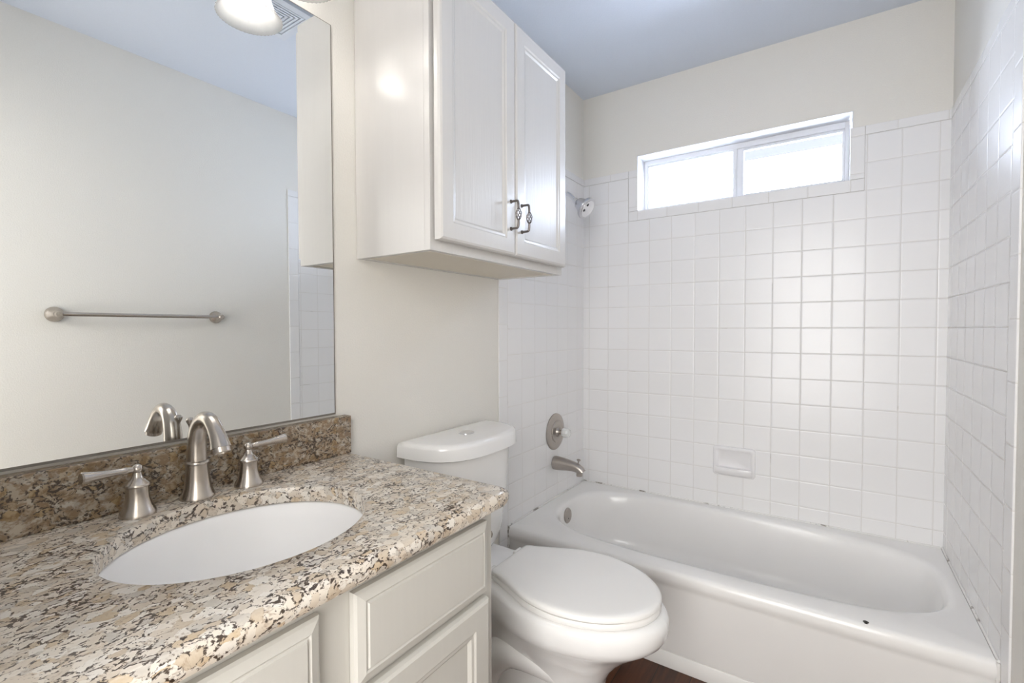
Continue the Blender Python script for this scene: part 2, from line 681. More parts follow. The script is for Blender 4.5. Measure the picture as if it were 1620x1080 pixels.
# window unit
win = bpy.data.objects.new('window_1', None)
win.location = (0.753, 0.11, 1.79)
win['kind'] = 'structure'
col.objects.link(win)
OFF[win.name] = Vector(win.location)
fy0, fy1 = 0.100, 0.138
fx0, fx1, fz0, fz1 = 0.307, 1.1975, 1.799, 2.077
b = BM()
box(b, fx0, fx0 + 0.016, fy0, fy1, fz0, fz1, 0.002)
box(b, fx1 - 0.016, fx1, fy0, fy1, fz0, fz1, 0.002)
box(b, fx0 + 0.016, fx1 - 0.016, fy0, fy1, fz1 - 0.026, fz1, 0.002)
box(b, fx0 + 0.016, fx1 - 0.016, fy0, fy1, fz0, fz0 + 0.022, 0.002)
struct('window_frame', b, M['alu'], win)
b = BM()   # sliding sash on the left
sx0, sx1 = fx0 + 0.016, 0.757
box(b, sx0, sx0 + 0.008, fy0 + 0.003, fy0 + 0.02, fz0 + 0.022, fz1 - 0.026, 0.0015)
box(b, sx1 - 0.018, sx1, fy0 - 0.002, fy0 + 0.02, fz0 + 0.022, fz1 - 0.026, 0.0015)
box(b, sx0 + 0.008, sx1 - 0.018, fy0 + 0.003, fy0 + 0.02, fz1 - 0.034, fz1 - 0.026, 0.0015)
box(b, sx0 + 0.008, sx1 - 0.018, fy0 + 0.003, fy0 + 0.02, fz0 + 0.022, fz0 + 0.032, 0.0015)
box(b, sx1 - 0.013, sx1 - 0.006, fy0 - 0.008, fy0 - 0.002, 1.86, 1.955, 0.001)
struct('window_sash', b, M['alu'], win)
b = BM()   # fixed meeting rail and right sash
box(b, 0.757, 0.786, fy0 + 0.004, fy0 + 0.032, fz0 + 0.022, fz1 - 0.026, 0.002)
box(b, 0.786, 1.1815, fy0 + 0.012, fy0 + 0.032, fz1 - 0.037, fz1 - 0.026, 0.0015)
box(b, 0.786, 1.1815, fy0 + 0.012, fy0 + 0.032, fz0 + 0.022, fz0 + 0.036, 0.0015)
box(b, 1.1715, 1.1815, fy0 + 0.012, fy0 + 0.032, fz0 + 0.036, fz1 - 0.037, 0.0015)
struct('window_sash', b, M['alu'], win)
b = BM(); box(b, sx0 + 0.006, sx1 - 0.016, fy0 + 0.010, fy0 + 0.013, fz0 + 0.030, fz1 - 0.032)
struct('window_pane', b, M['frost'], win)
b = BM(); box(b, 0.784, 1.1735, fy0 + 0.020, fy0 + 0.023, fz0 + 0.034, fz1 - 0.035)
struct('window_pane', b, M['pane'], win)
# roof eave outside, seen through the top of the right pane
b = BM(); box(b, -1.5, 3.2, 0.16, 0.80, 2.205, 2.50); struct('roof_eave', b, M['eave'])

# ------------------------------------------------------------------ bathtub
tub = thing('bathtub', (0.755, -0.377, 0.0), 'white enamel bathtub built into the tiled alcove, stained caulk along its edges', 'bathtub')
X0, X1, Y0, Y1, TZ = 0.007, W - 0.007, -0.754, -0.0065, 0.35
cx, cyy = 0.77, -0.345
N = 128


def rect_ring(inset_front, z, inset=0.0):
    x0, x1, y0, y1 = X0 + inset, X1 - inset, Y0 + inset_front, Y1 - inset
    pts = []
    for i in range(N):
        a = 2 * PI * i / N
        dx_, dy_ = math.cos(a), math.sin(a)
        ts = []
        if dx_ > 1e-9: ts.append((x1 - cx) / dx_)
        if dx_ < -1e-9: ts.append((x0 - cx) / dx_)
        if dy_ > 1e-9: ts.append((y1 - cyy) / dy_)
        if dy_ < -1e-9: ts.append((y0 - cyy) / dy_)
        t = min(ts)
        pts.append([cx + dx_ * t, cyy + dy_ * t, z])
    for X in (x0, x1):
        for Y in (y0, y1):
            k = min(range(N), key=lambda i: (pts[i][0] - X) ** 2 + (pts[i][1] - Y) ** 2)
            pts[k] = [X, Y, z]
    return pts


def basin_ring(aL, aR, bF, bB, n, z):
    """superellipse whose points follow the same polar angles as rect_ring"""
    pts = []
    for i in range(N):
        a = 2 * PI * i / N
        c, s = math.cos(a), math.sin(a)
        ax_ = aR if c > 0 else aL
        by_ = bB if s > 0 else bF
        r = (abs(c / ax_) ** n + abs(s / by_) ** n) ** (-1.0 / n)
        pts.append([cx + c * r, cyy + s * r, z])
    return pts


rings = [rect_ring(0.028, 0.055), rect_ring(0.014, 0.058), rect_ring(0.010, 0.07), rect_ring(0.010, 0.285),
         rect_ring(0.006, 0.298), rect_ring(0.001, 0.308), rect_ring(0.0, 0.32), rect_ring(0.001, 0.335),
         rect_ring(0.006, 0.345), rect_ring(0.015, TZ, 0.004)]
L = [(0.708, 0.708, 0.338, 0.302, 3.6, TZ - 0.0005), (0.695, 0.695, 0.318, 0.292, 3.4, TZ - 0.003), (0.686, 0.688, 0.308, 0.286, 3.3, TZ - 0.010),
     (0.680, 0.680, 0.302, 0.281, 3.2, TZ - 0.025), (0.674, 0.664, 0.296, 0.276, 3.2, 0.27), (0.664, 0.635, 0.288, 0.268, 3.2, 0.20),
     (0.650, 0.595, 0.276, 0.258, 3.2, 0.13), (0.630, 0.560, 0.258, 0.242, 3.1, 0.092), (0.59, 0.52, 0.225, 0.212, 3.0, 0.072),
     (0.45, 0.40, 0.15, 0.14, 2.6, 0.064), (0.2, 0.2, 0.06, 0.06, 2.2, 0.062)]
rings += [basin_ring(*p) for p in L]
b = BM(); loft(b, rings, False, True); obj('tub_body', b, M['enamel'], tub, flat_angle=50)
b = BM()
box(b, X0, X1, -0.744, -0.728, 0.0, 0.056, 0.002)
obj('toe_strip', b, M['trim'], tub, label='grey white strip under the tub front')
b = BM()
lathe(b, [(0.036, 0.0), (0.036, 0.004), (0.033, 0.0075), (0.02, 0.009), (0.0015, 0.0095)], (0.093, -0.375, 0.292), (1, 0, 0.06), 40)
ovf = obj('overflow_plate', b, M['worn'], tub)
b = BM()
lathe(b, [(0.003, 0.0), (0.003, 0.0008)], (0.1026, -0.378, 0.280), (1, 0, 0.06), 12)
obj('screw_hole', b, M['dark'], ovf)
b = BM()
bead = 0.0042
tube(b, [(0.006, -0.752, TZ + 0.001), (0.006, -0.4, TZ + 0.0012), (0.006, -0.008, TZ + 0.001)], bead, 10)
tube(b, [(0.008, -0.006, TZ + 0.001), (0.75, -0.006, TZ + 0.0012), (W - 0.008, -0.006, TZ + 0.001)], bead, 10)
tube(b, [(W - 0.006, -0.008, TZ + 0.001), (W - 0.006, -0.4, TZ + 0.0012), (W - 0.006, -0.752, TZ + 0.001)], bead, 10)
for X in (0.006, W - 0.006):
    tube(b, [(X, -0.750, 0.0), (X, -0.751, 0.17), (X, -0.750, TZ - 0.004)], 0.0055, 10)
obj('caulk_bead', b, M['caulk'], tub, label='white caulk with dark mildew stains')
b = BM()
lathe(b, [(0.0075, -0.001), (0.0075, 0.0007), (0.004, 0.0011)], (1.235, -0.735, TZ - 0.0006), (0, -0.1, 1), 14)
obj('enamel_chip', b, M['dark'], tub, label='small black chip in the rim')

# ------------------------------------------------------------------ shower fittings
sv = thing('shower_valve', (0.005, -0.335, 0.682), 'round worn nickel valve plate with a clear faceted knob above the tub spout', 'shower valve')
b = BM()
lathe(b, [(0.090, 0.0), (0.0895, 0.004), (0.083, 0.008), (0.060, 0.0125), (0.056, 0.0105), (0.052, 0.0105), (0.049, 0.014), (0.034, 0.017), (0.026, 0.017), (0.022, 0.022), (0.020, 0.030), (0.001, 0.030)],
      (0.005, -0.335, 0.682), (1, 0, 0), 56)
obj('valve_plate', b, M['worn'], sv)
b = BM()
lathe(b, [(0.011, 0.03), (0.011, 0.042), (0.009, 0.042), (0.009, 0.05)], (0.005, -0.335, 0.682), (1, 0, 0), 20)
obj('valve_stem', b, M['nickel'], sv)
b = BM()
lathe(b, [(0.012, 0.040), (0.021, 0.044), (0.0245, 0.054), (0.0245, 0.068), (0.021, 0.078), (0.016, 0.079), (0.014, 0.076), (0.001, 0.076)],
      (0.005, -0.335, 0.682), (1, 0, 0), 10)
obj('knob', b, M['acrylic'], sv, flat_angle=10, label='clear faceted acrylic knob')

sp = thing('tub_spout', (0.005, -0.338, 0.525), 'worn nickel tub spout with a diverter knob, low on the tiled end wall', 'tub spout')
b = BM()
prof = [(0.005, 0.527, 0.033, 0.033), (0.012, 0.527, 0.034, 0.034), (0.03, 0.527, 0.032, 0.0335), (0.07, 0.527, 0.027, 0.029), (0.105, 0.524, 0.024, 0.025),
        (0.128, 0.519, 0.023, 0.023), (0.146, 0.510, 0.021, 0.021), (0.156, 0.500, 0.018, 0.019)]
rings = []
for i, (x, z, ry, rz) in enumerate(prof):
    tilt = max(0.0, (x - 0.1) / 0.056) * 0.95
    ring = []
    for k in range(28):
        a = 2 * PI * k / 28
        yy, zz = ry * math.cos(a), rz * math.sin(a)
        ring.append((x + zz * math.sin(tilt), -0.338 + yy, z + zz * math.cos(tilt)))
    rings.append(ring)
loft(b, rings)
obj('spout_body', b, M['worn'], sp, flat_angle=60)
b = BM()
lathe(b, [(0.015, 0), (0.015, 0.016), (0.012, 0.016), (0.012, 0.004)], (0.140, -0.338, 0.482), (0, 0, 1), 24, True, True)
obj('spout_nozzle', b, M['worn'], sp)
b = BM()
lathe(b, [(0.0035, 0.0), (0.0035, 0.014), (0.009, 0.016), (0.010, 0.020), (0.007, 0.023), (0.001, 0.024)], (0.134, -0.338, 0.540), (0.15, 0, 1), 20)
obj('diverter_knob', b, M['worn'], sp)

sh = thing('wall_shower', (0.005, -0.335, 1.90), 'small chrome shower head with dark nozzles on a curved arm high on the tiled wall', 'shower head')
arm = spline([(0.004, -0.335, 1.848), (0.04, -0.335, 1.852), (0.075, -0.335, 1.845), (0.103, -0.335, 1.822), (0.114, -0.335, 1.806)], 6)
b = BM(); tube(b, arm, 0.0095, 16); obj('shower_arm', b, M['chrome'], sh)
b = BM()
lathe(b, [(0.03, 0.0), (0.03, 0.003), (0.022, 0.008), (0.011, 0.012)], (0.005, -0.335, 1.848), (1, 0, 0), 32)
obj('wall_flange', b, M['chrome'], sh)
hd = Vector((0.80, -0.06, -0.60)).normalized()
HS = 1.2
ho = Vector((0.113, -0.335, 1.808))
b = BM()
lathe(b, [(0.012, -0.004), (0.015, 0.0), (0.015, 0.016), (0.012, 0.018)], ho, hd, 8)
obj('collar_nut', b, M['chrome'], sh, flat_angle=15)
b = BM()
lathe(b, [(r * HS, h * HS) for r, h in [(0.013, 0.016), (0.021, 0.022), (0.026, 0.036), (0.034, 0.056), (0.0425, 0.060), (0.0440, 0.067), (0.0425, 0.0705), (0.035, 0.072), (0.001, 0.0725)]], ho, hd, 36)
obj('head_shell', b, M['satin'], sh)
b = BM()
u_ = hd.cross(Vector((0, 0, 1))).normalized(); v_ = hd.cross(u_)
lathe(b, [(r * HS, h * HS) for r, h in [(0.034, 0.0715), (0.034, 0.0735), (0.032, 0.0742), (0.001, 0.0745)]], ho, hd, 30)
obj('spray_face', b, M['chrome'], sh)
b = BM()
for a in (0.45, 5.55):
    c = ho + hd * 0.0742 * HS + (u_ * math.cos(a) + v_ * math.sin(a)) * 0.0215 * HS
    lathe(b, [(0.0064, -0.001), (0.0064, 0.0012), (0.004, 0.0014)], c, hd, 12)
obj('spray_nozzles', b, M['dark'], sh)

# soap dish
sd = thing('soap_dish', (0.772, -0.004, 0.571), 'white glazed soap dish set into the tiled back wall above the tub', 'soap dish')
b = BM()


def rr(x0, x1, z0, z1, r, y, n=6):
    pts = []
    for (px, pz, a0) in ((x1 - r, z1 - r, 0), (x0 + r, z1 - r, PI / 2), (x0 + r, z0 + r, PI), (x1 - r, z0 + r, 1.5 * PI)):
        for k in range(n + 1):
            a = a0 + (PI / 2) * k / n
            pts.append((px + r * math.cos(a), y, pz + r * math.sin(a)))
    return pts


sx0_, sx1_, sz0_, sz1_ = 0.682, 0.862, 0.503, 0.639
loft(b, [rr(sx0_, sx1_, sz0_, sz1_, 0.014, -0.004), rr(sx0_, sx1_, sz0_, sz1_, 0.014, -0.012),
         rr(sx0_ + 0.003, sx1_ - 0.003, sz0_ + 0.003, sz1_ - 0.003, 0.014, -0.0165), rr(sx0_ + 0.012, sx1_ - 0.012, sz0_ + 0.01, sz1_ - 0.012, 0.014, -0.018),
         rr(sx0_ + 0.017, sx1_ - 0.017, sz0_ + 0.02, sz1_ - 0.017, 0.014, -0.013), rr(sx0_ + 0.024, sx1_ - 0.024, sz0_ + 0.032, sz1_ - 0.024, 0.014, -0.006)], False, True)
obj('dish_frame', b, M['dish'], sd, flat_angle=60)
b = BM()   # projecting tray lip
rings = []
for t, yy, zz in ((0, -0.006, 0.545), (1, -0.024, 0.540), (2, -0.035, 0.544), (3, -0.038, 0.536), (4, -0.034, 0.522), (5, -0.018, 0.507), (6, -0.006, 0.507)):
    ins = (0.012, 0.011, 0.012, 0.012, 0.011, 0.010, 0.010)[t]
    rings.append([(sx0_ + ins + (sx1_ - sx0_ - 2 * ins) * k / 16, yy + 0.006 * (abs(k - 8) / 8) ** 4 * (1 if t not in (0, 6) else 0), zz) for k in range(17)])
loft(b, rings, False, False, closed=False)
obj('dish_tray', b, M['dish'], sd, flat_angle=60)

# ------------------------------------------------------------------ wall cabinet over the toilet
wc = thing('wall_cabinet', (0.0, -1.157, 1.395), 'white painted two-door wall cabinet hung over the toilet', 'cabinet')
c0, c1, cz0, cz1, cd = -1.516, -0.803, 1.395, 2.155, 0.290
b = BM()
box(b, 0.002, cd - 0.019, c0, c0 + 0.018, cz0, cz1)
box(b, 0.002, cd - 0.019, c1 - 0.018, c1, cz0, cz1)
box(b, 0.002, cd - 0.019, c0 + 0.018, c1 - 0.018, cz1 - 0.018, cz1)
box(b, 0.002, 0.010, c0 + 0.018, c1 - 0.018, cz0, cz1 - 0.018)
obj('case', b, M['white_cab'], wc, smooth=False)
b = BM(); box(b, 0.010, cd - 0.019, c0 + 0.018, c1 - 0.018, cz0 + 0.004, cz0 + 0.018)
obj('bottom_board', b, M['raw_wood'], wc, smooth=False, label='unpainted cream bottom board')
b = BM()
fx = cd - 0.019
box(b, fx, cd, c0, c0 + 0.04, cz0, cz1, 0.001)
box(b, fx, cd, c1 - 0.04, c1, cz0, cz1, 0.001)
box(b, fx, cd, c0 + 0.04, c1 - 0.04, cz0, cz0 + 0.045, 0.001)
box(b, fx, cd, c0 + 0.04, c1 - 0.04, cz1 - 0.04, cz1, 0.001)
obj('face_frame', b, M['white_cab'], wc, smooth=False)


def wall_door(y0, y1, hy):
    fb, pb = panel_door(cd + 0.008, y0, y1, 1.421, 2.143, 0.022, 0.052)
    dd = obj('door', fb, M['white_cab'], wc, smooth=False)
    obj('door_panel', pb, M['white_grain'], dd, smooth=False)
    # birdcage pull
    hz0, hz1 = 1.500, 1.583
    xf = cd + 0.030
    xo = xf + 0.028
    b = BM()
    path = spline([(xf, hy, hz1), (xf + 0.012, hy, hz1), (xf + 0.024, hy, hz1 - 0.001), (xo - 0.001, hy, hz1 - 0.008), (xo, hy, hz1 - 0.016), (xo, hy, hz1 - 0.024)], 5)
    tube(b, path, 0.0036, 12)
    path = spline([(xf, hy, hz0), (xf + 0.012, hy, hz0), (xf + 0.024, hy, hz0 + 0.001), (xo - 0.001, hy, hz0 + 0.008), (xo, hy, hz0 + 0.016), (xo, hy, hz0 + 0.024)], 5)
    tube(b, path, 0.0036, 12)
    for zz in (hz0, hz1):
        lathe(b, [(0.006, 0.0), (0.006, 0.002), (0.0045, 0.003)], (xf, hy, zz), (1, 0, 0), 14)
    for k in range(6):
        pts = []
        for j in range(13):
            t = j / 12
            a = 2 * PI * k / 6 + t * 2.6
            r = 0.0015 + 0.0075 * math.sin(PI * t) ** 0.9
            pts.append((xo + r * math.cos(a), hy + r * math.sin(a), hz0 + 0.022 + (hz1 - hz0 - 0.044) * t))
        tube(b, pts, 0.0013, 6)
    obj('pull_handle', b, M['pewter'], dd, label='dark pewter birdcage pull handle')


wall_door(-1.507, -1.1625, -1.190)
wall_door(-1.1605, -0.823, -1.128)

# ------------------------------------------------------------------ mirror
MY0, MY1, MZ0, MZ1 = YF + 0.01, -1.596, 0.957, 2.0165
mi = thing('wall_mirror', (0.0, -2.05, MZ0), 'large frameless wall mirror above the granite backsplash', 'mirror')
b = BM()
box(b, 0.0062, 0.0066, MY0 + 0.002, MY1 - 0.003, MZ0 + 0.005, MZ1 - 0.002)
obj('mirror_glass', b, M['mirror'], mi, smooth=False)
b = BM()
box(b, 0.001, 0.0061, MY0, MY1, MZ0, MZ1)
obj('mirror_backing', b, M['edge'], mi, smooth=False, label='thin dark edge of the mirror')

# ------------------------------------------------------------------ vanity
VY0, VY1, ZC = YF + 0.005, -1.590, 0.847
VX = 0.535
va = thing('vanity_cabinet', (0.27, -2.05, 0.0), 'cream painted vanity cabinet under the granite countertop', 'cabinet')
b = BM()
box(b, 0.003, VX - 0.019, VY1 - 0.018, VY1, 0.0, ZC - 0.035)
box(b, 0.003, VX - 0.019, VY0, VY0 + 0.018, 0.0, ZC - 0.035)
box(b, 0.003, VX - 0.019, VY0 + 0.018, VY1 - 0.018, 0.10, 0.118)
box(b, VX - 0.075, VX - 0.06, VY0 + 0.018, VY1 - 0.018, 0.0, 0.10)
obj('case', b, M['vanity'], va, smooth=False)
b = BM()
x0, x1 = VX - 0.019, VX
zt = ZC - 0.036
box(b, x0, x1, VY1 - 0.045, VY1, 0.0, zt, 0.0008)
box(b, x0, x1, -2.018, -1.950, 0.10, zt, 0.0008)
box(b, x0, x1, VY0, VY0 + 0.045, 0.0, zt, 0.0008)
for ya, yb in ((VY0 + 0.045, -2.018), (-1.950, VY1 - 0.045)):
    box(b, x0, x1, ya, yb, zt - 0.04, zt, 0.0008)
    box(b, x0, x1, ya, yb, 0.61, 0.65, 0.0008)
    box(b, x0, x1, ya, yb, 0.10, 0.14, 0.0008)
obj('face_frame', b, M['vanity'], va, smooth=False)


def drawer_front(name, y0, y1, z0, z1, ramp=0.020):
    bm = BM()

    def rect(i, xx):
        return [(xx, y0 + i, z0 + i), (xx, y1 - i, z0 + i), (xx, y1 - i, z1 - i), (xx, y0 + i, z1 - i)]
    x = VX + 0.001
    loft(bm, [rect(0, x), rect(0, x + 0.010), rect(0.004, x + 0.0135), rect(ramp - 0.003, x + 0.0175), rect(ramp, x + 0.0155), rect(ramp + 0.002, x + 0.0155), rect(ramp + 0.004, x + 0.0185)])
    return obj(name, bm, M['vanity'], va, smooth=False)


drawer_front('drawer', -1.957, -1.6205, 0.641, 0.790)
drawer_front('false_front', -2.42, -2.015, 0.641, 0.788)
for (ya, yb) in ((-1.957, -1.6205), (-2.228, -2.015), (-2.445, -2.232)):
    fb, pb = panel_door(VX + 0.001, ya, yb, 0.12, 0.629, 0.019, 0.052, recess=0.009, bead=0.014)
    dd = obj('door', fb, M['vanity'], va, smooth=False)
    obj('door_panel', pb, M['vanity'], dd, smooth=False)

# countertop with the oval cut-out
SCX, SCY, SA, SB = 0.287, -1.979, 0.180, 0.209     # centre, half depth (x), half length (y)
ct = thing('countertop', (0.28, -2.04, ZC - 0.035), 'polished speckled brown and cream granite countertop with an oval sink cut-out', 'countertop')
CX0, CX1, CY0, CY1 = 0.002, 0.5735, VY0, -1.558
b = BM()
N2 = 160


def crect(ins, z, r=0.025):
    x0, x1, y0, y1 = CX0 + 0.0, CX1 - ins, CY0, CY1 - ins
    pts = []
    for i in range(N2):
        a = 2 * PI * i / N2
        dx_, dy_ = math.cos(a), math.sin(a)
        ts = []
        if dx_ > 1e-9: ts.append((x1 - SCX) / dx_)
        if dx_ < -1e-9: ts.append((x0 - SCX) / dx_)
        if dy_ > 1e-9: ts.append((y1 - SCY) / dy_)
        if dy_ < -1e-9: ts.append((y0 - SCY) / dy_)
        t = min(ts)
        x, y = SCX + dx_ * t, SCY + dy_ * t
        # rounded outer corner
        if x > x1 - r and y > y1 - r:
            qx, qy = x1 - r, y1 - r
            v = Vector((x - qx, y - qy)).normalized() * r
            x, y = qx + v.x, qy + v.y
        pts.append([x, y, z])
    for X in (x0, x1):
        for Y in (y0, y1):
            if X == x1 and Y == y1:
                continue
            k = min(range(N2), key=lambda i: (pts[i][0] - X) ** 2 + (pts[i][1] - Y) ** 2)
            pts[k] = [X, Y, z]
    return pts


def cell(s, z):
    return [[SCX + (SA + s) * math.cos(2 * PI * i / N2) / 1.0, SCY + (SB + s) * math.sin(2 * PI * i / N2), z] for i in range(N2)]


def cellp(s, z):     # ellipse sampled at the same polar angles
    pts = []
    for i in range(N2):
        a = 2 * PI * i / N2
        c, s_ = math.cos(a), math.sin(a)
        r = 1 / math.sqrt((c / (SA + s)) ** 2 + (s_ / (SB + s)) ** 2)
        pts.append([SCX + c * r, SCY + s_ * r, z])
    return pts


zb, zt_ = ZC - 0.035, ZC
rings = [cellp(0.0, zb + 0.002), crect(0.012, zb), crect(0.004, zb + 0.003), crect(0.0, zb + 0.011), crect(0.0, zb + 0.022), crect(0.003, zt_ - 0.006), crect(0.008, zt_ - 0.0018), crect(0.015, zt_),
         cellp(0.004, zt_), cellp(0.001, zt_ - 0.0015), cellp(0.0, zt_ - 0.004), cellp(0.0, zb + 0.002)]
loft(b, rings, False, False)
bmesh.ops.remove_doubles(b, verts=b.verts, dist=1e-5)
obj('counter_slab', b, M['granite'], ct, flat_angle=40)
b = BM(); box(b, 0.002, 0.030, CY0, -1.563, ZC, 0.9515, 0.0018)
obj('backsplash', b, M['granite_brown_shaded'], ct, smooth=False, label='browner granite backsplash strip, shade put into its colour')

# sink bowl
b = BM()
rings = []
for s, z in ((0.014, zb + 0.0005), (0.002, zb - 0.0005), (-0.001, zb - 0.003), (-0.006, zb - 0.02), (-0.014, zb - 0.05), (-0.03, zb - 0.085), (-0.055, zb - 0.112), (-0.09, zb - 0.128), (-0.13, zb - 0.134), (-0.155, zb - 0.136)):
    rings.append(cellp(s, z))
loft(b, rings, False, True)
sk = thing('sink_basin', (SCX, SCY, zb - 0.14), 'white oval undermount sink below the granite cut-out', 'sink')
obj('basin_bowl', b, M['sink'], sk, flat_angle=60)
b = BM()
lathe(b, [(0.022, 0.0), (0.022, 0.002), (0.017, 0.003), (0.014, 0.001), (0.001, 0.001)], (SCX, SCY, zb - 0.1365), (0, 0, 1), 28)
obj('drain', b, M['nickel'], sk)

# ------------------------------------------------------------------ faucet
FY = -1.967
fs = thing('faucet_spout', (0.062, FY, ZC), 'brushed nickel gooseneck faucet spout standing behind the sink', 'faucet')
fxb = 0.062
b = BM()
lathe(b, [(0.0315, 0.0), (0.0315, 0.004), (0.029, 0.010), (0.0245, 0.022), (0.0220, 0.040), (0.0205, 0.066), (0.0205, 0.0695)], (fxb, FY, ZC), (0, 0, 1), 40)
obj('spout_base', b, M['nickel'], fs)
b = BM()
lathe(b, [(0.020, 0.0690), (0.0230, 0.0705), (0.0238, 0.0730), (0.0230, 0.0755), (0.019, 0.077)], (fxb, FY, ZC), (0, 0, 1), 40)
obj('collar_ring', b, M['nickel'], fs)
pth = spline([(fxb, ZC + 0.074, 0.0188), (fxb + 0.0003, ZC + 0.100, 0.0180), (fxb + 0.003, ZC + 0.124, 0.0170), (fxb + 0.011, ZC + 0.146, 0.0157), (fxb + 0.026, ZC + 0.162, 0.0145), (fxb + 0.045, ZC + 0.1675, 0.0138),
              (fxb + 0.064, ZC + 0.163, 0.0138), (fxb + 0.080, ZC + 0.150, 0.0142), (fxb + 0.091, ZC + 0.135, 0.0153), (fxb + 0.098, ZC + 0.122, 0.0172), (fxb + 0.101, ZC + 0.115, 0.0188)], 6)
b = BM(); tube(b, [(p[0], FY, p[1]) for p in pth], [p[2] for p in pth], 32)
obj('gooseneck', b, M['nickel'], fs, flat_angle=60)
b = BM()
nd_ = Vector((0.36, 0, -0.93)).normalized()
lathe(b, [(0.0165, 0.0), (0.0165, 0.011), (0.0135, 0.012), (0.0125, 0.009), (0.001, 0.009)], (fxb + 0.101, FY, ZC + 0.117), nd_, 32)
obj('aerator', b, M['nickel'], fs)
b = BM()
lathe(b, [(0.0028, 0.02), (0.0028, 0.142), (0.0045, 0.147), (0.0075, 0.153), (0.0080, 0.157), (0.0055, 0.161), (0.001, 0.162)], (0.0345, FY, ZC), (0, 0, 1), 20)
obj('lift_rod', b, M['nickel'], fs)


def faucet_handle(y, sgn, label):
    x = 0.072
    t = thing('lever_tap', (x, y, ZC), label, 'faucet handle', 'widespread faucet handles')
    b = BM()
    lathe(b, [(0.029, 0.0), (0.029, 0.004), (0.027, 0.009), (0.022, 0.018), (0.0185, 0.032), (0.0178, 0.050), (0.0180, 0.0535)], (x, y, ZC), (0, 0, 1), 36)
    obj('handle_base', b, M['nickel'], t)
    b = BM()
    lathe(b, [(0.0195, 0.0535), (0.0205, 0.0555), (0.0200, 0.0585), (0.0155, 0.063), (0.0105, 0.068), (0.0078, 0.075), (0.0070, 0.080)], (x, y, ZC), (0, 0, 1), 36)
    sphere(b, (x, y, ZC + 0.0855), 0.0092)
    obj('handle_cap', b, M['nickel'], t)
    b = BM()
    d_ = Vector((0.10, sgn, 0.05)).normalized()
    lathe(b, [(0.0050, 0.004), (0.0058, 0.016), (0.0066, 0.018), (0.0062, 0.021), (0.0060, 0.035), (0.0068, 0.050), (0.0088, 0.066), (0.0108, 0.077), (0.0112, 0.081), (0.0095, 0.083), (0.001, 0.0825)],
          (x, y, ZC + 0.0855), d_, 28)
    obj('lever', b, M['nickel'], t)


faucet_handle(-2.072, -1, 'brushed nickel lever handle nearest the camera, left of the gooseneck spout')
faucet_handle(-1.868, 1, 'brushed nickel lever handle right of the gooseneck spout, toward the toilet')

# ------------------------------------------------------------------ toilet
TY = -1.155
to = thing('toilet', (0.4, TY, 0.0), 'white two-piece toilet with closed lid between vanity and tub', 'toilet')


def outline(ctrl, z, n=40, sx=None, sc=1.0):
    """closed ring from (x, half width) control points, back to front"""
    pts = spline(ctrl, 8)
    ring = [(x, TY + h * sc, z) for x, h in pts]
    ring += [(x, TY - h * sc, z) for x, h in reversed(pts[:-1])]
    return ring


seat_ctrl = [(0.286, 0.092), (0.292, 0.102), (0.330, 0.117), (0.385, 0.142), (0.445, 0.168), (0.505, 0.181), (0.565, 0.181), (0.625, 0.168), (0.680, 0.143), (0.725, 0.106), (0.752, 0.070), (0.767, 0.034), (0.772, 0.0)]


def scale_ctrl(ctrl, dxb, dxf, dw):
    xm = 0.53
    out = []
    for x, h in ctrl:
        t = (x - ctrl[0][0]) / (ctrl[-1][0] - ctrl[0][0])
        out.append((x + dxb * (1 - t) + dxf * t, max(0.0, h + dw * (1 if h > 0.02 else h / 0.02))))
    return out


def seat_ring(ins, z):
    return outline(scale_ctrl(seat_ctrl, ins, -ins, -ins), z)


ZR = 0.422
b = BM()
loft(b, [seat_ring(0.004, ZR + 0.021), seat_ring(0.0, ZR + 0.024), seat_ring(0.0, ZR + 0.032), seat_ring(0.004, ZR + 0.0365), seat_ring(0.012, ZR + 0.0385), seat_ring(0.022, ZR + 0.039)])
obj('seat_lid', b, M['plastic'], to, flat_angle=50)
b = BM()
loft(b, [seat_ring(0.008, ZR + 0.001), seat_ring(0.0015, ZR + 0.004), seat_ring(0.0005, ZR + 0.012), seat_ring(0.004, ZR + 0.0185), seat_ring(0.012, ZR + 0.0195)])
obj('seat', b, M['plastic'], to, flat_angle=50)
# bowl
def bowl_ring(z, xb, xf, hw, k):
    """k=0: rim outline, k=1: plain oval"""
    base = spline(seat_ctrl, 8)
    xa_, xz = seat_ctrl[0][0], seat_ctrl[-1][0]
    hm = max(h for _, h in base)
    half = []
    for x, h in base:
        t = (x - xa_) / (xz - xa_)
        hr = h / hm
        ho_ = max(0.0, 1 - abs(2 * t - 1) ** 2.6) ** (1 / 2.6)
        if t < 0.02:
            ho_ = max(ho_, 0.3)
        hh = (hr * (1 - k) + ho_ * k)
        half.append((xb + (xf - xb) * t, hh * hw))
    half[-1] = (half[-1][0], 0.0)
    ring = [(x, TY + h, z) for x, h in half] + [(x, TY - h, z) for x, h in reversed(half[:-1])]
    return ring


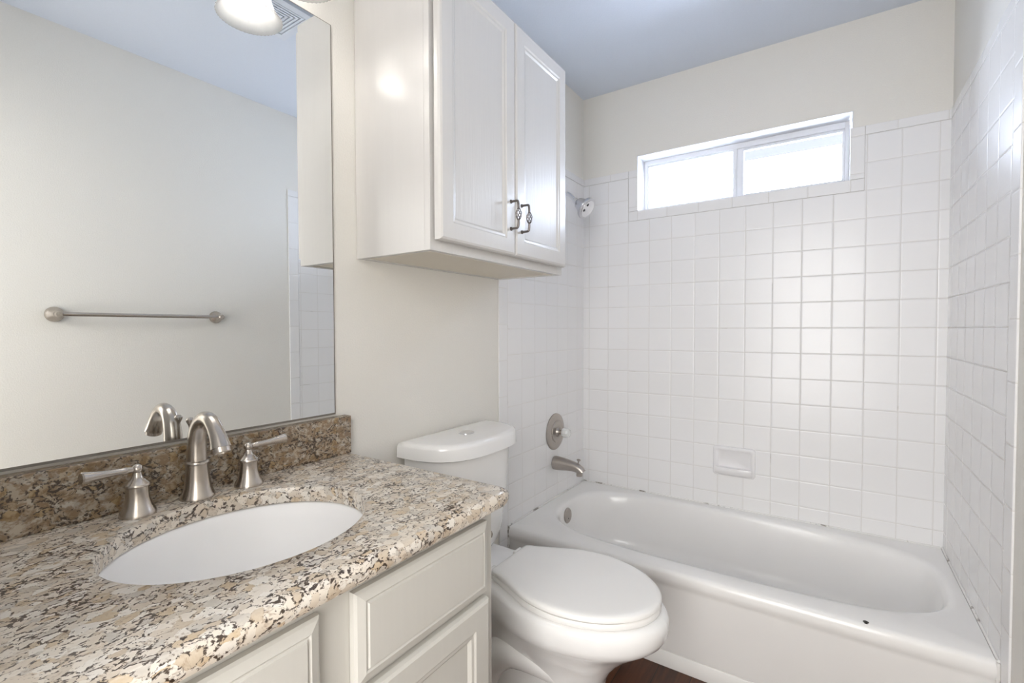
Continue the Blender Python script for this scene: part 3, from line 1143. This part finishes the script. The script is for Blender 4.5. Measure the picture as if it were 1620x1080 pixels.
b = BM()
lv = [(0.0, 0.20, 0.628, 0.118, 1), (0.012, 0.20, 0.628, 0.118, 1), (0.03, 0.205, 0.615, 0.110, 1), (0.09, 0.21, 0.604, 0.102, 1), (0.15, 0.215, 0.606, 0.103, 1), (0.20, 0.22, 0.622, 0.111, 0.9),
      (0.24, 0.22, 0.648, 0.124, 0.7), (0.275, 0.22, 0.680, 0.139, 0.45), (0.305, 0.22, 0.718, 0.157, 0.2), (0.325, 0.22, 0.746, 0.170, 0.1), (0.340, 0.22, 0.768, 0.181, 0.03), (0.352, 0.22, 0.782, 0.188, 0), (0.368, 0.22, 0.790, 0.192, 0), (0.392, 0.22, 0.793, 0.193, 0),
      (0.408, 0.222, 0.791, 0.191, 0), (0.418, 0.226, 0.784, 0.186, 0), (ZR, 0.235, 0.772, 0.176, 0)]
loft(b, [bowl_ring(*l) for l in lv])
obj('bowl', b, M['porcelain'], to, flat_angle=60)
# deck carrying the tank
b = BM()
rings = []
for z, xb, xf, hw in ((0.30, 0.035, 0.30, 0.085), (0.34, 0.03, 0.31, 0.100), (0.40, 0.025, 0.315, 0.112), (0.415, 0.025, 0.315, 0.112), (0.423, 0.032, 0.308, 0.106)):
    r_ = []
    for (px, py, a0) in ((xf - 0.03, hw - 0.03, 0), (xb + 0.03, hw - 0.03, PI / 2), (xb + 0.03, -hw + 0.03, PI), (xf - 0.03, -hw + 0.03, 1.5 * PI)):
        for k in range(7):
            a = a0 + PI / 2 * k / 6
            r_.append((px + 0.03 * math.cos(a), TY + py + 0.03 * math.sin(a), z))
    rings.append(r_)
loft(b, rings)
obj('tank_deck', b, M['porcelain'], to, flat_angle=60)
# trapway bulging from the side of the pedestal
b = BM()
for s in (-1, 1):
    pth = spline([(0.52, TY + s * 0.060, 0.20), (0.44, TY + s * 0.088, 0.235), (0.36, TY + s * 0.094, 0.235), (0.29, TY + s * 0.092, 0.18), (0.25, TY + s * 0.090, 0.10), (0.25, TY + s * 0.088, 0.0)], 6)
    tube(b, pth, [0.038 + 0.012 * min(1, i / 10) for i in range(len(pth))], 18)
obj('trapway', b, M['porcelain'], to, flat_angle=60)
b = BM(); box(b, 0.10, 0.30, TY - 0.085, TY + 0.085, 0.0, 0.30, 0.03, 4)
obj('pedestal_back', b, M['porcelain'], to, flat_angle=60)


def dring(xb, D, hw, z, n=3.0, ins=0.0, cnt=48):
    pts = []
    for i in range(cnt + 1):
        a = PI * i / cnt
        c, s = math.cos(a), math.sin(a)
        pts.append((xb + ins + (D - 2 * ins) * abs(s) ** (2 / n), TY + (hw - ins) * (1 if c > 0 else -1) * abs(c) ** (2 / n), z))
    return pts


b = BM()
loft(b, [dring(0.045, 0.115, 0.150, 0.424), dring(0.036, 0.135, 0.172, 0.445), dring(0.03, 0.150, 0.188, 0.48), dring(0.028, 0.172, 0.198, 0.60), dring(0.026, 0.188, 0.206, 0.788)])
obj('tank', b, M['porcelain'], to, flat_angle=60)
b = BM()
TD, THW, TZ1 = 0.222, 0.229, 0.840
loft(b, [dring(0.016, TD, THW, 0.788, ins=0.006), dring(0.016, TD, THW, 0.791), dring(0.016, TD, THW - 0.001, 0.825, ins=0.0005), dring(0.016, TD, THW, 0.834, ins=0.004), dring(0.016, TD, THW, 0.839, ins=0.012),
         dring(0.016, TD, THW, TZ1, ins=0.024)])
obj('tank_lid', b, M['porcelain'], to, flat_angle=50)
b = BM()
lathe(b, [(0.027, -0.001), (0.027, 0.002), (0.024, 0.0035), (0.001, 0.004)], (0.118, -1.165, TZ1), (0, 0, 1), 36)
obj('flush_button', b, M['chrome'], to, label='chrome dual flush button')
b = BM(); lathe(b, [(0.012, 0.0), (0.013, 0.006), (0.011, 0.012), (0.001, 0.013)], (0.192, -1.142, 0.502), (1, 0, 0), 6)
obj('bolt_cap', b, M['nickel'], to, flat_angle=10, label='small metal cap low on the tank')
for s in (-1, 1):
    b = BM(); box(b, 0.262, 0.296, TY + s * 0.075 - 0.022, TY + s * 0.075 + 0.022, ZR + 0.001, ZR + 0.024, 0.006, 3)
    obj('seat_hinge', b, M['plastic'], to)

# ------------------------------------------------------------------ towel bar on the right wall (seen in the mirror)
tb = thing('towel_bar', (W, -1.53, 1.257), 'brushed nickel towel bar on the plain wall, seen in the mirror', 'towel bar')
for yy in (-1.838, -1.224):
    b = BM()
    lathe(b, [(0.031, 0.0), (0.031, 0.006), (0.026, 0.016), (0.015, 0.026), (0.011, 0.038), (0.011, 0.046), (0.0135, 0.050), (0.0135, 0.066), (0.010, 0.071), (0.001, 0.072)], (W, yy, 1.257), (-1, 0, 0), 32)
    obj('post', b, M['nickel'], tb)
b = BM(); tube(b, [(W - 0.058, -1.838, 1.257), (W - 0.058, -1.5, 1.257), (W - 0.058, -1.224, 1.257)], 0.0085, 20)
obj('bar', b, M['nickel'], tb)

# ------------------------------------------------------------------ ceiling exhaust vent
vc = (0.716, -1.352)
ev = thing('exhaust_vent', (vc[0], vc[1], H), 'square ceiling exhaust vent with nested square slats, near the light', 'vent')


def sq(bm, h0, h1, z0, z1):
    """square ring between half sizes h0<h1"""
    def r(h, z):
        return [(vc[0] - h, vc[1] - h, z), (vc[0] + h, vc[1] - h, z), (vc[0] + h, vc[1] + h, z), (vc[0] - h, vc[1] + h, z)]
    loft(bm, [r(h0, z1), r(h1, z1), r(h1, z0), r(h0, z0), r(h0, z1)], False, False)


b = BM(); sq(b, 0.088, 0.118, H - 0.014, H - 0.0005); obj('vent_frame', b, M['vent'], ev, smooth=False)
b = BM(); box(b, vc[0] - 0.088, vc[0] + 0.088, vc[1] - 0.088, vc[1] + 0.088, H - 0.003, H - 0.0005); obj('vent_backing', b, M['dark'], ev, smooth=False)
b = BM()
for h in (0.084, 0.070, 0.056, 0.042, 0.028):
    sq(b, h - 0.0085, h, H - 0.013, H - 0.004)
box(b, vc[0] - 0.014, vc[0] + 0.014, vc[1] - 0.014, vc[1] + 0.014, H - 0.013, H - 0.004)
for a in (0, 1):
    if a: box(b, vc[0] - 0.088, vc[0] + 0.088, vc[1] - 0.002, vc[1] + 0.002, H - 0.009, H - 0.004)
    else: box(b, vc[0] - 0.002, vc[0] + 0.002, vc[1] - 0.088, vc[1] + 0.088, H - 0.009, H - 0.004)
obj('vent_grille', b, M['vent'], ev, smooth=False)

# ------------------------------------------------------------------ vanity light
LX, LZ = 0.123, 1.995
vl = thing('vanity_light', (0.0, -1.985, 2.13), 'wall light bar over the mirror with ribbed frosted glass shades, lit', 'wall light')
b = BM(); box(b, 0.001, 0.028, -2.33, -1.64, 2.135, 2.225, 0.006, 3)
obj('back_plate', b, M['nickel'], vl, smooth=False)
for y in (-1.754, -1.985, -2.216):
    b = BM()
    tube(b, spline([(0.02, y, 2.18), (0.06, y, 2.195), (0.10, y, 2.185), (LX, y, 2.15), (LX, y, 2.125)], 5), 0.007, 14)
    lathe(b, [(0.012, 0.0), (0.020, -0.004), (0.022, -0.030), (0.018, -0.034)], (LX, y, 2.13), (0, 0, 1), 24)
    obj('lamp_arm', b, M['nickel'], vl)
    b = BM()
    lathe(b, [(0.024, 2.100), (0.030, 2.094), (0.040, 2.080), (0.047, 2.060), (0.052, 2.038), (0.060, 2.018), (0.070, 2.003), (0.0757, 1.9965), (0.0757, 1.994), (0.073, 1.995),
              (0.067, 2.002), (0.057, 2.018), (0.049, 2.038), (0.044, 2.060), (0.037, 2.079), (0.028, 2.092), (0.022, 2.098)], (LX, y, 0), (0, 0, 1), 96, False, False, rib=0.02)
    obj('lamp_shade', b, M['shade'], vl, flat_angle=60)
    b = BM()
    lathe(b, [(0.013, 0.075), (0.014, 0.055), (0.024, 0.040), (0.0335, 0.020), (0.036, 0.0), (0.0335, -0.014), (0.026, -0.026), (0.014, -0.034), (0.001, -0.036)], (LX, y, 2.030), (0, 0, 1), 28)
    obj('bulb', b, M['bulb'], vl, flat_angle=80)
